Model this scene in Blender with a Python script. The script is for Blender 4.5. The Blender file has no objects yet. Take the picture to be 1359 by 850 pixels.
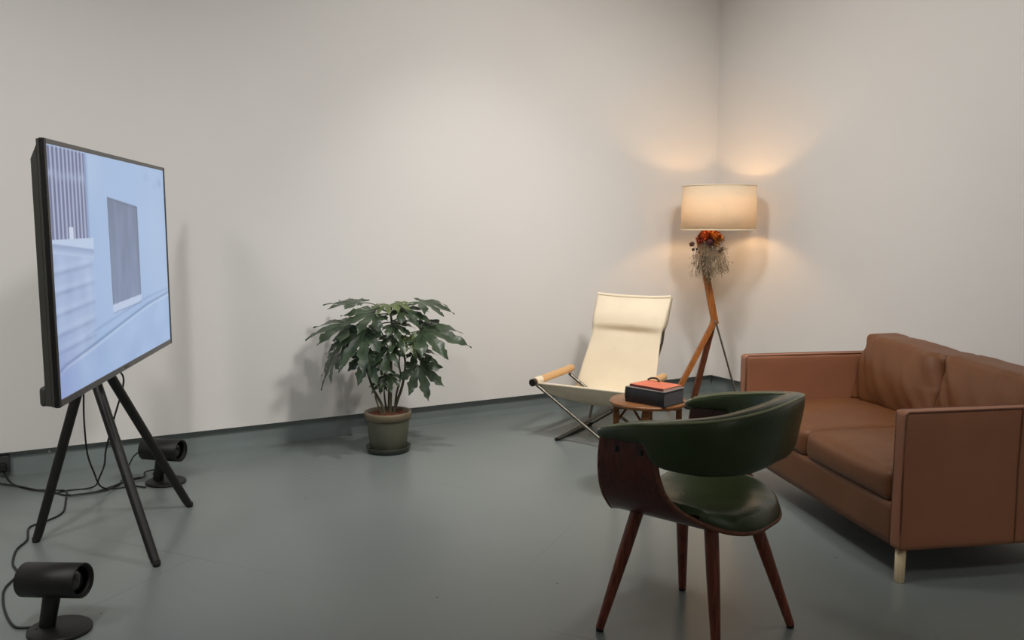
import bpy, bmesh, math, random
from mathutils import Vector, Matrix, noise
from math import sin, cos, pi, radians, sqrt, atan2, exp

SC = bpy.context.scene
COL = SC.collection
RND = random.Random(7)


# ---------------------------------------------------------------- helpers
def lin(c):
    return tuple(((v / 12.92) if v <= 0.04045 else ((v + 0.055) / 1.055) ** 2.4) for v in c)


def rgb(r, g, b):
    return lin((r / 255, g / 255, b / 255)) + (1.0,)


def unit(v):
    return Vector(v).normalized()


class MB:
    """collects geometry of ONE mesh"""

    def __init__(self):
        self.v, self.f, self.s, self.m = [], [], [], []

    def add(self, verts, faces, smooth=False, mat=0, M=None):
        k = len(self.v)
        for p in verts:
            p = Vector(p)
            if M is not None:
                p = M @ p
            self.v.append(p)
        for f in faces:
            self.f.append([i + k for i in f])
            self.s.append(smooth)
            self.m.append(mat)
        return self

    def box(self, x0, x1, y0, y1, z0, z1, M=None, mat=0):
        vs = [(x0, y0, z0), (x1, y0, z0), (x1, y1, z0), (x0, y1, z0), (x0, y0, z1), (x1, y0, z1), (x1, y1, z1), (x0, y1, z1)]
        fs = [(0, 3, 2, 1), (4, 5, 6, 7), (0, 1, 5, 4), (1, 2, 6, 5), (2, 3, 7, 6), (3, 0, 4, 7)]
        return self.add(vs, fs, False, mat, M)

    def tube(self, pts, r, n=10, cap=True, M=None, mat=0, smooth=True, squash=None):
        pts = [Vector(p) for p in pts]
        rs = list(r) if isinstance(r, (list, tuple)) else [r] * len(pts)
        tang = []
        for i in range(len(pts)):
            a = pts[max(i - 1, 0)]
            b = pts[min(i + 1, len(pts) - 1)]
            t = (b - a)
            tang.append(t.normalized() if t.length > 1e-9 else Vector((0, 0, 1)))
        ref = Vector((0, 0, 1)) if abs(tang[0].z) < 0.9 else Vector((1, 0, 0))
        x = tang[0].cross(ref).normalized()
        vs, fs = [], []
        for i, p in enumerate(pts):
            x = (x - tang[i] * x.dot(tang[i]))
            if x.length < 1e-6:
                x = tang[i].cross(Vector((0.3, 0.5, 0.8)))
            x.normalize()
            y = tang[i].cross(x).normalized()
            for j in range(n):
                a = 2 * pi * j / n
                vs.append(p + (x * cos(a) + y * sin(a)) * rs[i])
        for i in range(len(pts) - 1):
            for j in range(n):
                j2 = (j + 1) % n
                fs.append((i * n + j, i * n + j2, (i + 1) * n + j2, (i + 1) * n + j))
        self.add(vs, fs, smooth, mat, M)
        if cap:
            self.add(vs[:n], [tuple(range(n - 1, -1, -1))], False, mat, M)
            self.add(vs[-n:], [tuple(range(n))], False, mat, M)
        return self

    def lathe(self, prof, n=32, M=None, mat=0, smooth=True, closed=False):
        """prof: list of (r, z)"""
        vs, fs = [], []
        for (r, z) in prof:
            for j in range(n):
                a = 2 * pi * j / n
                vs.append((r * cos(a), r * sin(a), z))
        m = len(prof)
        for i in range(m - 1 + (1 if closed else 0)):
            i2 = (i + 1) % m
            for j in range(n):
                j2 = (j + 1) % n
                fs.append((i * n + j, i * n + j2, i2 * n + j2, i2 * n + j))
        return self.add(vs, fs, smooth, mat, M)

    def grid(self, fn, nu, nv, smooth=True, mat=0, M=None, closed_u=False, closed_v=False):
        vs, fs = [], []
        mu = nu if closed_u else nu + 1
        mv = nv if closed_v else nv + 1
        for i in range(mu):
            for j in range(mv):
                vs.append(fn(i / nu, j / nv))
        for i in range(nu):
            for j in range(nv):
                a, b = i * mv + j, ((i + 1) % mu) * mv + j
                c, d = ((i + 1) % mu) * mv + (j + 1) % mv, i * mv + (j + 1) % mv
                fs.append((a, b, c, d))
        return self.add(vs, fs, smooth, mat, M)

    def sphere(self, c, r, M=None, mat=0, nu=8, nv=6):
        c = Vector(c)
        rr = r if isinstance(r, (tuple, list)) else (r, r, r)

        def fn(u, v):
            a, b = 2 * pi * u, pi * (v - 0.5)
            return c + Vector((rr[0] * cos(a) * cos(b), rr[1] * sin(a) * cos(b), rr[2] * sin(b)))
        return self.grid(fn, nu, nv, True, mat, M, closed_u=True)

    def rbox(self, x0, x1, y0, y1, z0, z1, n=(12, 12, 6), rad=0.04, fn=None, M=None):
        """rounded, subdivided box whose points may be displaced by fn(p, nrm, (sx, sy, sz))"""
        c = Vector(((x0 + x1) / 2, (y0 + y1) / 2, (z0 + z1) / 2))
        h = Vector(((x1 - x0) / 2, (y1 - y0) / 2, (z1 - z0) / 2))
        bm = bmesh.new()
        keys = {}

        def vert(i, j, k):
            if (i, j, k) in keys:
                return keys[(i, j, k)]
            s = Vector((2 * i / n[0] - 1, 2 * j / n[1] - 1, 2 * k / n[2] - 1))
            # denser near borders
            s = Vector([math.copysign(1 - (1 - abs(q)) ** 1.35, q) for q in s])
            p = Vector((s.x * h.x, s.y * h.y, s.z * h.z))
            q = Vector([max(-hh + min(rad, hh), min(hh - min(rad, hh), pp)) for pp, hh in zip(p, h)])
            d = p - q
            if d.length > 1e-9:
                nrm = d.normalized()
                p = q + nrm * min(rad, max(abs(d.x), abs(d.y), abs(d.z)))
            else:
                nrm = Vector((0, 0, 0))
            if fn:
                p = fn(p, nrm, s)
            keys[(i, j, k)] = bm.verts.new(p + c)
            return keys[(i, j, k)]
        for ax in range(3):
            o = [a for a in range(3) if a != ax]
            for side in (0, n[ax]):
                for i in range(n[o[0]]):
                    for j in range(n[o[1]]):
                        idx = []
                        for (di, dj) in ((0, 0), (1, 0), (1, 1), (0, 1)):
                            t = [0, 0, 0]
                            t[ax] = side
                            t[o[0]] = i + di
                            t[o[1]] = j + dj
                            idx.append(vert(*t))
                        try:
                            bm.faces.new(idx)
                        except ValueError:
                            pass
        bmesh.ops.recalc_face_normals(bm, faces=bm.faces)
        bm.verts.index_update()
        vs = [v.co.copy() for v in bm.verts]
        fs = [tuple(v.index for v in f.verts) for f in bm.faces]
        bm.free()
        return self.add(vs, fs, True, 0, M)

    def build(self, name, mats, parent=None, bevel=0.0, solid=0.0, sub=0, fix=False):
        me = bpy.data.meshes.new(name)
        me.from_pydata([tuple(p) for p in self.v], [], self.f)
        for p, s, m in zip(me.polygons, self.s, self.m):
            p.use_smooth = s
            p.material_index = m
        if fix:
            bm = bmesh.new()
            bm.from_mesh(me)
            bmesh.ops.remove_doubles(bm, verts=bm.verts, dist=1e-5)
            bmesh.ops.recalc_face_normals(bm, faces=bm.faces)
            bm.to_mesh(me)
            bm.free()
        me.update()
        for m in (mats if isinstance(mats, (list, tuple)) else [mats]):
            me.materials.append(m)
        o = bpy.data.objects.new(name, me)
        COL.objects.link(o)
        if parent is not None:
            o.parent = parent
        if solid:
            md = o.modifiers.new('solid', 'SOLIDIFY')
            md.thickness = solid
            md.offset = 0
        if sub:
            md = o.modifiers.new('sub', 'SUBSURF')
            md.levels = md.render_levels = sub
        if bevel:
            md = o.modifiers.new('bevel', 'BEVEL')
            md.width = bevel
            md.segments = 3
            md.limit_method = 'ANGLE'
            md.angle_limit = radians(40)
            md.harden_normals = False
        return o


def tag(o, label, cat, group=None, kind=None):
    o['label'] = label
    o['category'] = cat
    if group:
        o['group'] = group
    if kind:
        o['kind'] = kind
    return o


def thing(name, label, cat, loc=(0, 0, 0), rotz=0.0, group=None):
    o = bpy.data.objects.new(name, None)
    o.empty_display_size = 0.1
    COL.objects.link(o)
    o.location = loc
    o.rotation_euler = (0, 0, rotz)
    return tag(o, label, cat, group)


def struct(o):
    o['kind'] = 'structure'
    return o


def smoothstep(a, b, x):
    t = max(0.0, min(1.0, (x - a) / (b - a)))
    return t * t * (3 - 2 * t)


def lerp(a, b, t):
    return a + (b - a) * t


def interp(tab, x):
    if x <= tab[0][0]:
        return tab[0][1]
    for (a, va), (b, vb) in zip(tab, tab[1:]):
        if x <= b:
            return lerp(va, vb, (x - a) / (b - a))
    return tab[-1][1]


def catmull(pts, n=8):
    P = [Vector(p) for p in pts]
    P = [P[0] * 2 - P[1]] + P + [P[-1] * 2 - P[-2]]
    out = []
    for i in range(1, len(P) - 2):
        for k in range(n):
            t = k / n
            a, b, c, d = P[i - 1], P[i], P[i + 1], P[i + 2]
            out.append(0.5 * ((2 * b) + (c - a) * t + (2 * a - 5 * b + 4 * c - d) * t * t + (3 * b - a - 3 * c + d) * t ** 3))
    out.append(P[-2])
    return out


# ---------------------------------------------------------------- materials
def mat(name, base, rough=0.6, metal=0.0, spec=0.5, var=0.0, scale=20.0, bump=0.0, bscale=60.0, coat=0.0,
        stretch=(1, 1, 1), trans=0.0, sheen=0.0):
    m = bpy.data.materials.new(name)
    m.use_nodes = True
    nt = m.node_tree
    b = nt.nodes['Principled BSDF']
    b.inputs['Base Color'].default_value = base
    b.inputs['Roughness'].default_value = rough
    b.inputs['Metallic'].default_value = metal
    b.inputs['Specular IOR Level'].default_value = spec
    if coat:
        b.inputs['Coat Weight'].default_value = coat
        b.inputs['Coat Roughness'].default_value = 0.25
    if sheen:
        b.inputs['Sheen Weight'].default_value = sheen
    tc = nt.nodes.new('ShaderNodeTexCoord')
    mp = nt.nodes.new('ShaderNodeMapping')
    mp.inputs['Scale'].default_value = stretch
    nt.links.new(tc.outputs['Object'], mp.inputs['Vector'])
    if var:
        nz = nt.nodes.new('ShaderNodeTexNoise')
        nz.inputs['Scale'].default_value = scale
        nz.inputs['Detail'].default_value = 5
        nt.links.new(mp.outputs[0], nz.inputs['Vector'])
        rp = nt.nodes.new('ShaderNodeValToRGB')
        rp.color_ramp.elements[0].position = 0.3
        rp.color_ramp.elements[1].position = 0.7
        rp.color_ramp.elements[0].color = tuple(c * (1 - var) for c in base[:3]) + (1,)
        rp.color_ramp.elements[1].color = tuple(min(1, c * (1 + var)) for c in base[:3]) + (1,)
        nt.links.new(nz.outputs['Fac'], rp.inputs['Fac'])
        nt.links.new(rp.outputs['Color'], b.inputs['Base Color'])
    if bump:
        n2 = nt.nodes.new('ShaderNodeTexNoise')
        n2.inputs['Scale'].default_value = bscale
        n2.inputs['Detail'].default_value = 4
        nt.links.new(mp.outputs[0], n2.inputs['Vector'])
        bp = nt.nodes.new('ShaderNodeBump')
        bp.inputs['Strength'].default_value = bump
        bp.inputs['Distance'].default_value = 0.01
        nt.links.new(n2.outputs['Fac'], bp.inputs['Height'])
        nt.links.new(bp.outputs['Normal'], b.inputs['Normal'])
    return m


def wood(name, c0, c1, rough=0.45, scale=18.0, axis=2, coat=0.0):
    st = [6.0, 6.0, 6.0]
    st[axis] = 0.5
    m = mat(name, c0, rough, coat=coat)
    nt = m.node_tree
    b = nt.nodes['Principled BSDF']
    tc = nt.nodes.new('ShaderNodeTexCoord')
    mp = nt.nodes.new('ShaderNodeMapping')
    mp.inputs['Scale'].default_value = st
    nt.links.new(tc.outputs['Object'], mp.inputs['Vector'])
    nz = nt.nodes.new('ShaderNodeTexNoise')
    nz.inputs['Scale'].default_value = scale
    nz.inputs['Detail'].default_value = 6
    nz.inputs['Distortion'].default_value = 0.6
    nt.links.new(mp.outputs[0], nz.inputs['Vector'])
    rp = nt.nodes.new('ShaderNodeValToRGB')
    rp.color_ramp.elements[0].position = 0.35
    rp.color_ramp.elements[1].position = 0.68
    rp.color_ramp.elements[0].color = c0
    rp.color_ramp.elements[1].color = c1
    nt.links.new(nz.outputs['Fac'], rp.inputs['Fac'])
    nt.links.new(rp.outputs['Color'], b.inputs['Base Color'])
    return m


M = {}
M['wall'] = mat('wall_paint', rgb(225, 222, 218), 0.85, spec=0.25, var=0.012, scale=1.2, bump=0.03, bscale=160)
M['ceil'] = mat('ceiling_paint', rgb(205, 203, 198), 0.9, spec=0.2, var=0.01, scale=2)
M['skirt'] = mat('skirting_paint', rgb(124, 133, 132), 0.5, var=0.06, scale=4)
M['black'] = mat('black_metal', rgb(21, 20, 20), 0.42, var=0.15, scale=40)
M['blackm'] = mat('matt_black_plastic', rgb(14, 13, 13), 0.5, var=0.1, scale=30)
M['blackwood'] = wood('black_stained_wood', rgb(9, 8, 8), rgb(20, 17, 15), 0.5, axis=2)
M['rubber'] = mat('black_rubber', rgb(14, 14, 14), 0.7, var=0.1)
M['cable'] = mat('cable_rubber', rgb(22, 22, 22), 0.55, var=0.1)
M['bezel'] = mat('brushed_grey_bezel', rgb(104, 103, 104), 0.35, metal=0.6, var=0.05, scale=50)
M['tvback'] = mat('television_back_plastic', rgb(62, 62, 57), 0.5, var=0.08, scale=12)
M['chrome'] = mat('chrome_tube', rgb(128, 122, 112), 0.25, metal=0.95, var=0.08, scale=30)
M['darkmetal'] = mat('dark_metal', rgb(66, 60, 54), 0.35, metal=0.8, var=0.1)
M['canvas'] = mat('cream_canvas', rgb(234, 219, 192), 0.85, spec=0.2, var=0.03, scale=9, bump=0.18, bscale=260, sheen=0.1)
M['beech'] = wood('beech_wood', rgb(206, 158, 104), rgb(226, 184, 132), 0.45, axis=0)
M['table'] = wood('table_wood', rgb(104, 62, 26), rgb(150, 96, 46), 0.4, axis=0, coat=0.15)
M['lampwood'] = wood('lamp_wood', rgb(132, 74, 26), rgb(178, 108, 44), 0.42, axis=2, coat=0.1)
M['lampwood2'] = wood('lamp_dark_wood', rgb(92, 44, 18), rgb(124, 64, 28), 0.42, axis=2)
M['rosewood'] = wood('rosewood_veneer', rgb(62, 20, 12), rgb(98, 36, 22), 0.35, scale=26, axis=2, coat=0.25)
M['legwood'] = wood('reddish_leg_wood', rgb(88, 36, 22), rgb(136, 66, 42), 0.38, axis=2, coat=0.2)
M['plyedge'] = wood('plywood_edge', rgb(96, 54, 36), rgb(122, 76, 54), 0.5, axis=0)
M['green'] = mat('green_leather', rgb(46, 61, 29), 0.33, spec=0.55, var=0.22, scale=5, bump=0.12, bscale=110, coat=0.12)
M['piping'] = mat('pale_green_piping', rgb(140, 146, 112), 0.4, var=0.1)
M['leather'] = mat('brown_leather', rgb(108, 67, 38), 0.5, spec=0.4, var=0.1, scale=4.5, bump=0.1, bscale=190)
M['leather_lit'] = mat('brown_leather_panel_lit', rgb(148, 98, 71), 0.5, spec=0.4, var=0.1, scale=3, bump=0.12, bscale=210)  # same brown leather, its colour lightened to stand in for light on the arms
M['seam'] = mat('brown_leather_seam', rgb(96, 56, 35), 0.55, var=0.1)
M['palewood'] = wood('pale_ash_wood', rgb(206, 184, 146), rgb(226, 206, 170), 0.5, axis=2)
M['pot'] = mat('olive_plastic_pot', rgb(92, 92, 76), 0.5, var=0.06, scale=6)
M['rim'] = mat('tan_pot_rim', rgb(112, 100, 78), 0.5, var=0.08, scale=9)
M['saucer'] = mat('dark_saucer', rgb(40, 44, 36), 0.4, var=0.08)
M['soil'] = mat('red_brown_soil', rgb(96, 52, 34), 0.95, var=0.4, scale=60, bump=0.9, bscale=70)
M['stem'] = mat('plant_stem', rgb(88, 84, 62), 0.7, var=0.25, scale=26, bump=0.3, bscale=60)
M['petiole'] = mat('plant_petiole', rgb(74, 82, 46), 0.6, var=0.2, scale=26)
M['bookblack'] = mat('dark_book_cloth', rgb(38, 38, 40), 0.55, var=0.12, scale=30)
M['bookgrey'] = mat('grey_page_block', rgb(92, 92, 94), 0.7, var=0.1, scale=8, stretch=(1, 1, 40))
M['bookedge'] = mat('pale_cover_edge', rgb(150, 144, 138), 0.6, var=0.05)
M['orange'] = mat('coral_book_cover', rgb(212, 112, 82), 0.55, var=0.05, scale=12)
M['paper'] = mat('white_paper', rgb(206, 198, 186), 0.8, var=0.04)
M['outlet'] = mat('dark_grey_outlet', rgb(52, 54, 54), 0.5, var=0.05)
M['white'] = mat('white_plastic', rgb(225, 225, 220), 0.5, var=0.02)
M['silver'] = mat('silver_metal', rgb(170, 168, 162), 0.3, metal=0.8, var=0.05)
M['lens'] = mat('dark_lens_glass', rgb(24, 25, 26), 0.12, spec=0.8, var=0.1)


def leaf_material(name, c0, c1):
    m = mat(name, c0, 0.34, spec=0.6, var=0.0, bump=0.25, bscale=34)
    nt = m.node_tree
    b = nt.nodes['Principled BSDF']
    tc = nt.nodes.new('ShaderNodeTexCoord')
    nz = nt.nodes.new('ShaderNodeTexNoise')
    nz.inputs['Scale'].default_value = 14
    nt.links.new(tc.outputs['Object'], nz.inputs['Vector'])
    rp = nt.nodes.new('ShaderNodeValToRGB')
    rp.color_ramp.elements[0].position = 0.32
    rp.color_ramp.elements[1].position = 0.7
    rp.color_ramp.elements[0].color = c0
    rp.color_ramp.elements[1].color = c1
    nt.links.new(nz.outputs['Fac'], rp.inputs['Fac'])
    nt.links.new(rp.outputs['Color'], b.inputs['Base Color'])
    tr = nt.nodes.new('ShaderNodeBsdfTranslucent')
    tr.inputs['Color'].default_value = tuple(min(1, c * 1.5) for c in c1[:3]) + (1,)
    mx = nt.nodes.new('ShaderNodeMixShader')
    mx.inputs[0].default_value = 0.12
    out = nt.nodes['Material Output']
    nt.links.new(b.outputs[0], mx.inputs[1])
    nt.links.new(tr.outputs[0], mx.inputs[2])
    nt.links.new(mx.outputs[0], out.inputs['Surface'])
    return m


M['leaf'] = leaf_material('dark_green_leaf', rgb(40, 56, 38), rgb(72, 88, 64))
M['leaf2'] = leaf_material('young_green_leaf', rgb(70, 88, 42), rgb(108, 122, 74))


def floor_material():
    m = bpy.data.materials.new('grey_green_floor_paint')
    m.use_nodes = True
    nt = m.node_tree
    N, Lk = nt.nodes, nt.links
    b = N['Principled BSDF']
    tc = N.new('ShaderNodeTexCoord')
    n1 = N.new('ShaderNodeTexNoise')
    n1.inputs['Scale'].default_value = 0.9
    n1.inputs['Detail'].default_value = 5
    Lk.new(tc.outputs['Object'], n1.inputs['Vector'])
    rp = N.new('ShaderNodeValToRGB')
    rp.color_ramp.elements[0].position = 0.3
    rp.color_ramp.elements[1].position = 0.72
    rp.color_ramp.elements[0].color = rgb(116, 123, 121)
    rp.color_ramp.elements[1].color = rgb(123, 130, 128)
    Lk.new(n1.outputs['Fac'], rp.inputs['Fac'])
    # filled nail holes showing as small dark dots
    vo = N.new('ShaderNodeTexVoronoi')
    vo.inputs['Scale'].default_value = 5.2
    vo.inputs['Randomness'].default_value = 1.0
    Lk.new(tc.outputs['Object'], vo.inputs['Vector'])
    lt = N.new('ShaderNodeMath')
    lt.operation = 'LESS_THAN'
    lt.inputs[1].default_value = 0.032
    Lk.new(vo.outputs['Distance'], lt.inputs[0])
    sx = N.new('ShaderNodeSeparateColor')
    Lk.new(vo.outputs['Color'], sx.inputs['Color'])
    gt = N.new('ShaderNodeMath')
    gt.operation = 'GREATER_THAN'
    gt.inputs[1].default_value = 0.35
    Lk.new(sx.outputs[0], gt.inputs[0])
    mu = N.new('ShaderNodeMath')
    mu.operation = 'MULTIPLY'
    Lk.new(lt.outputs[0], mu.inputs[0])
    Lk.new(gt.outputs[0], mu.inputs[1])
    # faint joints between painted boards
    mp = N.new('ShaderNodeMapping')
    mp.inputs['Rotation'].default_value = (0, 0, radians(24))
    Lk.new(tc.outputs['Object'], mp.inputs['Vector'])
    nw = N.new('ShaderNodeTexNoise')
    nw.inputs['Scale'].default_value = 1.1
    Lk.new(tc.outputs['Object'], nw.inputs['Vector'])
    br = N.new('ShaderNodeTexBrick')
    br.inputs['Scale'].default_value = 1.0
    br.inputs['Brick Width'].default_value = 2.44
    br.inputs['Row Height'].default_value = 1.22
    br.inputs['Mortar Size'].default_value = 0.004
    br.inputs['Mortar Smooth'].default_value = 0.3
    br.inputs['Color1'].default_value = (1, 1, 1, 1)
    br.inputs['Color2'].default_value = (1, 1, 1, 1)
    br.inputs['Mortar'].default_value = (0, 0, 0, 1)
    Lk.new(mp.outputs[0], br.inputs['Vector'])
    fz = N.new('ShaderNodeMapRange')
    fz.inputs['From Min'].default_value = 0.45
    fz.inputs['From Max'].default_value = 0.62
    fz.inputs['To Min'].default_value = 0.0
    fz.inputs['To Max'].default_value = 0.28
    Lk.new(nw.outputs['Fac'], fz.inputs['Value'])
    ml = N.new('ShaderNodeMath')
    ml.operation = 'MULTIPLY'
    Lk.new(br.outputs['Fac'], ml.inputs[0])
    Lk.new(fz.outputs[0], ml.inputs[1])
    m1 = N.new('ShaderNodeMix')
    m1.data_type = 'RGBA'
    m1.inputs['B'].default_value = rgb(40, 40, 38)
    Lk.new(rp.outputs['Color'], m1.inputs['A'])
    Lk.new(ml.outputs[0], m1.inputs['Factor'])
    m2 = N.new('ShaderNodeMix')
    m2.data_type = 'RGBA'
    m2.inputs['B'].default_value = rgb(52, 54, 52)
    m2.inputs['Factor'].default_value = 0
    mm = N.new('ShaderNodeMath')
    mm.operation = 'MULTIPLY'
    mm.inputs[1].default_value = 0.75
    Lk.new(mu.outputs[0], mm.inputs[0])
    Lk.new(m1.outputs['Result'], m2.inputs['A'])
    Lk.new(mm.outputs[0], m2.inputs['Factor'])
    Lk.new(m2.outputs['Result'], b.inputs['Base Color'])
    n3 = N.new('ShaderNodeTexNoise')
    n3.inputs['Scale'].default_value = 2.5
    n3.inputs['Detail'].default_value = 2
    Lk.new(tc.outputs['Object'], n3.inputs['Vector'])
    mr = N.new('ShaderNodeMapRange')
    mr.inputs['To Min'].default_value = 0.27
    mr.inputs['To Max'].default_value = 0.35
    Lk.new(n3.outputs['Fac'], mr.inputs['Value'])
    Lk.new(mr.outputs[0], b.inputs['Roughness'])
    b.inputs['Specular IOR Level'].default_value = 0.6
    n4 = N.new('ShaderNodeTexNoise')
    n4.inputs['Scale'].default_value = 3
    n4.inputs['Detail'].default_value = 1
    Lk.new(tc.outputs['Object'], n4.inputs['Vector'])
    bp = N.new('ShaderNodeBump')
    bp.inputs['Strength'].default_value = 0.02
    bp.inputs['Distance'].default_value = 0.006
    Lk.new(n4.outputs['Fac'], bp.inputs['Height'])
    Lk.new(bp.outputs['Normal'], b.inputs['Normal'])
    return m


M['floor'] = floor_material()


def shade_material():
    m = bpy.data.materials.new('linen_lamp_shade')
    m.use_nodes = True
    nt = m.node_tree
    N, Lk = nt.nodes, nt.links
    for n in list(N):
        if n.type == 'BSDF_PRINCIPLED':
            N.remove(n)
    out = N['Material Output']
    df = N.new('ShaderNodeBsdfDiffuse')
    tr = N.new('ShaderNodeBsdfTranslucent')
    tc = N.new('ShaderNodeTexCoord')
    wv = N.new('ShaderNodeTexNoise')
    wv.inputs['Scale'].default_value = 120
    Lk.new(tc.outputs['Object'], wv.inputs['Vector'])
    rp = N.new('ShaderNodeValToRGB')
    rp.color_ramp.elements[0].color = rgb(236, 222, 196)
    rp.color_ramp.elements[1].color = rgb(246, 234, 212)
    Lk.new(wv.outputs['Fac'], rp.inputs['Fac'])
    Lk.new(rp.outputs['Color'], df.inputs['Color'])
    Lk.new(rp.outputs['Color'], tr.inputs['Color'])
    mx = N.new('ShaderNodeMixShader')
    mx.inputs[0].default_value = 0.33
    Lk.new(df.outputs[0], mx.inputs[1])
    Lk.new(tr.outputs[0], mx.inputs[2])
    Lk.new(mx.outputs[0], out.inputs['Surface'])
    return m


M['shade'] = shade_material()


def emit(name, col, strength):
    m = bpy.data.materials.new(name)
    m.use_nodes = True
    nt = m.node_tree
    b = nt.nodes['Principled BSDF']
    b.inputs['Base Color'].default_value = (0.02, 0.02, 0.02, 1)
    b.inputs['Emission Color'].default_value = col
    b.inputs['Emission Strength'].default_value = strength
    return m


# ---------------------------------------------------------------- room shell
KX, KY = 1.526, 6.495                       # the visible corner of the room
U = Vector((0.8778, 0.4789, 0))             # along the long wall, towards the corner
NN = Vector((0.4789, -0.8778, 0))           # off the long wall, into the room
K0 = Vector((KX, KY, 0))
RM = Matrix.Translation(K0) @ Matrix(((U.x, NN.x, 0, 0), (U.y, NN.y, 0, 0), (0, 0, 1, 0), (0, 0, 0, 1)))
LA, LB, HC = 9.0, 9.5, 3.9                  # room length, width, height
REC = 0.042                                 # the wall board stands proud of the skirting
SKH = 0.135


def room(a, b, z=0.0):
    return RM @ Vector((a, b, z))


struct(MB().box(-LA - 0.2, 0.2, -0.2, LB + 0.2, -0.15, 0, RM).build('floor', M['floor']))
struct(MB().box(-LA - 0.2, 0.2, -0.2, LB + 0.2, HC, HC + 0.15, RM).build('ceiling', M['ceil']))
struct(MB().box(-LA - 0.2, 0.2, -0.2, 0, SKH, HC, RM).build('wall_left', M['wall']))
struct(MB().box(0, 0.2, 0, LB, SKH, HC, RM).build('wall_right', M['wall']))
struct(MB().box(-LA - 0.2, -LA, 0, LB, 0, HC, RM).build('wall_far_left', M['wall']))
struct(MB().box(-LA - 0.2, 0.2, LB, LB + 0.2, 0, HC, RM).build('wall_behind', M['wall']))
struct(MB().box(-LA - 0.2, 0.2, -0.2, -REC, 0, SKH, RM).build('baseboard_left', M['skirt']))
struct(MB().box(REC, 0.2, -REC, LB, 0, SKH, RM).build('baseboard_right', M['skirt']))


# ---------------------------------------------------------------- television
TVC = Vector((-1.565, 3.45, 0))
TVL = Vector((-0.151, 0.9886, 0)).normalized()
TVN = Vector((TVL.y, -TVL.x, 0))
# local x = along the screen (near edge negative), local y = backwards, local z = up
TVM = Matrix(((TVL.x, -TVN.x, 0, TVC.x), (TVL.y, -TVN.y, 0, TVC.y), (0, 0, 1, 0), (0, 0, 0, 1)))
tv_rot = atan2(TVL.y, TVL.x)
tv = thing('television', 'large flat television showing a pale blue video of a building with a barred window', 'television', (TVC.x, TVC.y, 0.706), tv_rot)
TZ = -0.706                                   # world z to the thing's own z
X0, X1, Z0, Z1 = -0.752, 0.764, 0.706 + TZ, 1.561 + TZ
SX0, SX1, SZ0, SZ1 = -0.732, 0.744, 0.729 + TZ, 1.545 + TZ
MB().box(X0, X1, 0.0, 0.014, SZ1, Z1).build('bezel', M['bezel'], tv, bevel=0.0015)
MB().box(X0, X1, 0.0, 0.014, Z0, SZ0).build('bezel', M['bezel'], tv, bevel=0.0015)
MB().box(X0, SX0, -0.0006, 0.0142, Z0, Z1).build('side_bezel', M['black'], tv, bevel=0.0015)
MB().box(SX1, X1, -0.0006, 0.0142, Z0, Z1).build('side_bezel', M['black'], tv, bevel=0.0015)
bk = MB()
bk.box(X0 + 0.002, X1 - 0.002, 0.014, 0.024, Z0 + 0.002, Z1 - 0.002)
vs = [(X0 + 0.003, 0.024, Z0 + 0.004), (X1 - 0.003, 0.024, Z0 + 0.004), (X1 - 0.003, 0.024, Z1 - 0.02), (X0 + 0.003, 0.024, Z1 - 0.02),
      (X0 + 0.006, 0.044, Z0 + 0.006), (X1 - 0.006, 0.044, Z0 + 0.006), (X1 - 0.006, 0.044, Z1 - 0.065), (X0 + 0.006, 0.044, Z1 - 0.065)]
bk.add(vs, [(4, 7, 6, 5), (0, 4, 5, 1), (1, 5, 6, 2), (2, 6, 7, 3), (3, 7, 4, 0)])
bk.build('back_cover', M['tvback'], tv, bevel=0.003)
MB().box(X0 + 0.008, X1 - 0.008, 0.04, 0.064, Z0 + 0.003, Z0 + 0.068).build('speaker_housing', M['tvback'], tv, bevel=0.012)
MB().box(-0.2, 0.2, 0.046, 0.062, 0.2, 0.6).build('wall_mount_plate', M['black'], tv, bevel=0.003)
MB().box(-0.03, 0.02, -0.0012, 0.0, Z0 + 0.008, Z0 + 0.014).build('status_light', M['black'], tv)


def vnoise(x, y, s):
    return noise.noise(Vector((x * s, y * s, 3.7)))


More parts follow.
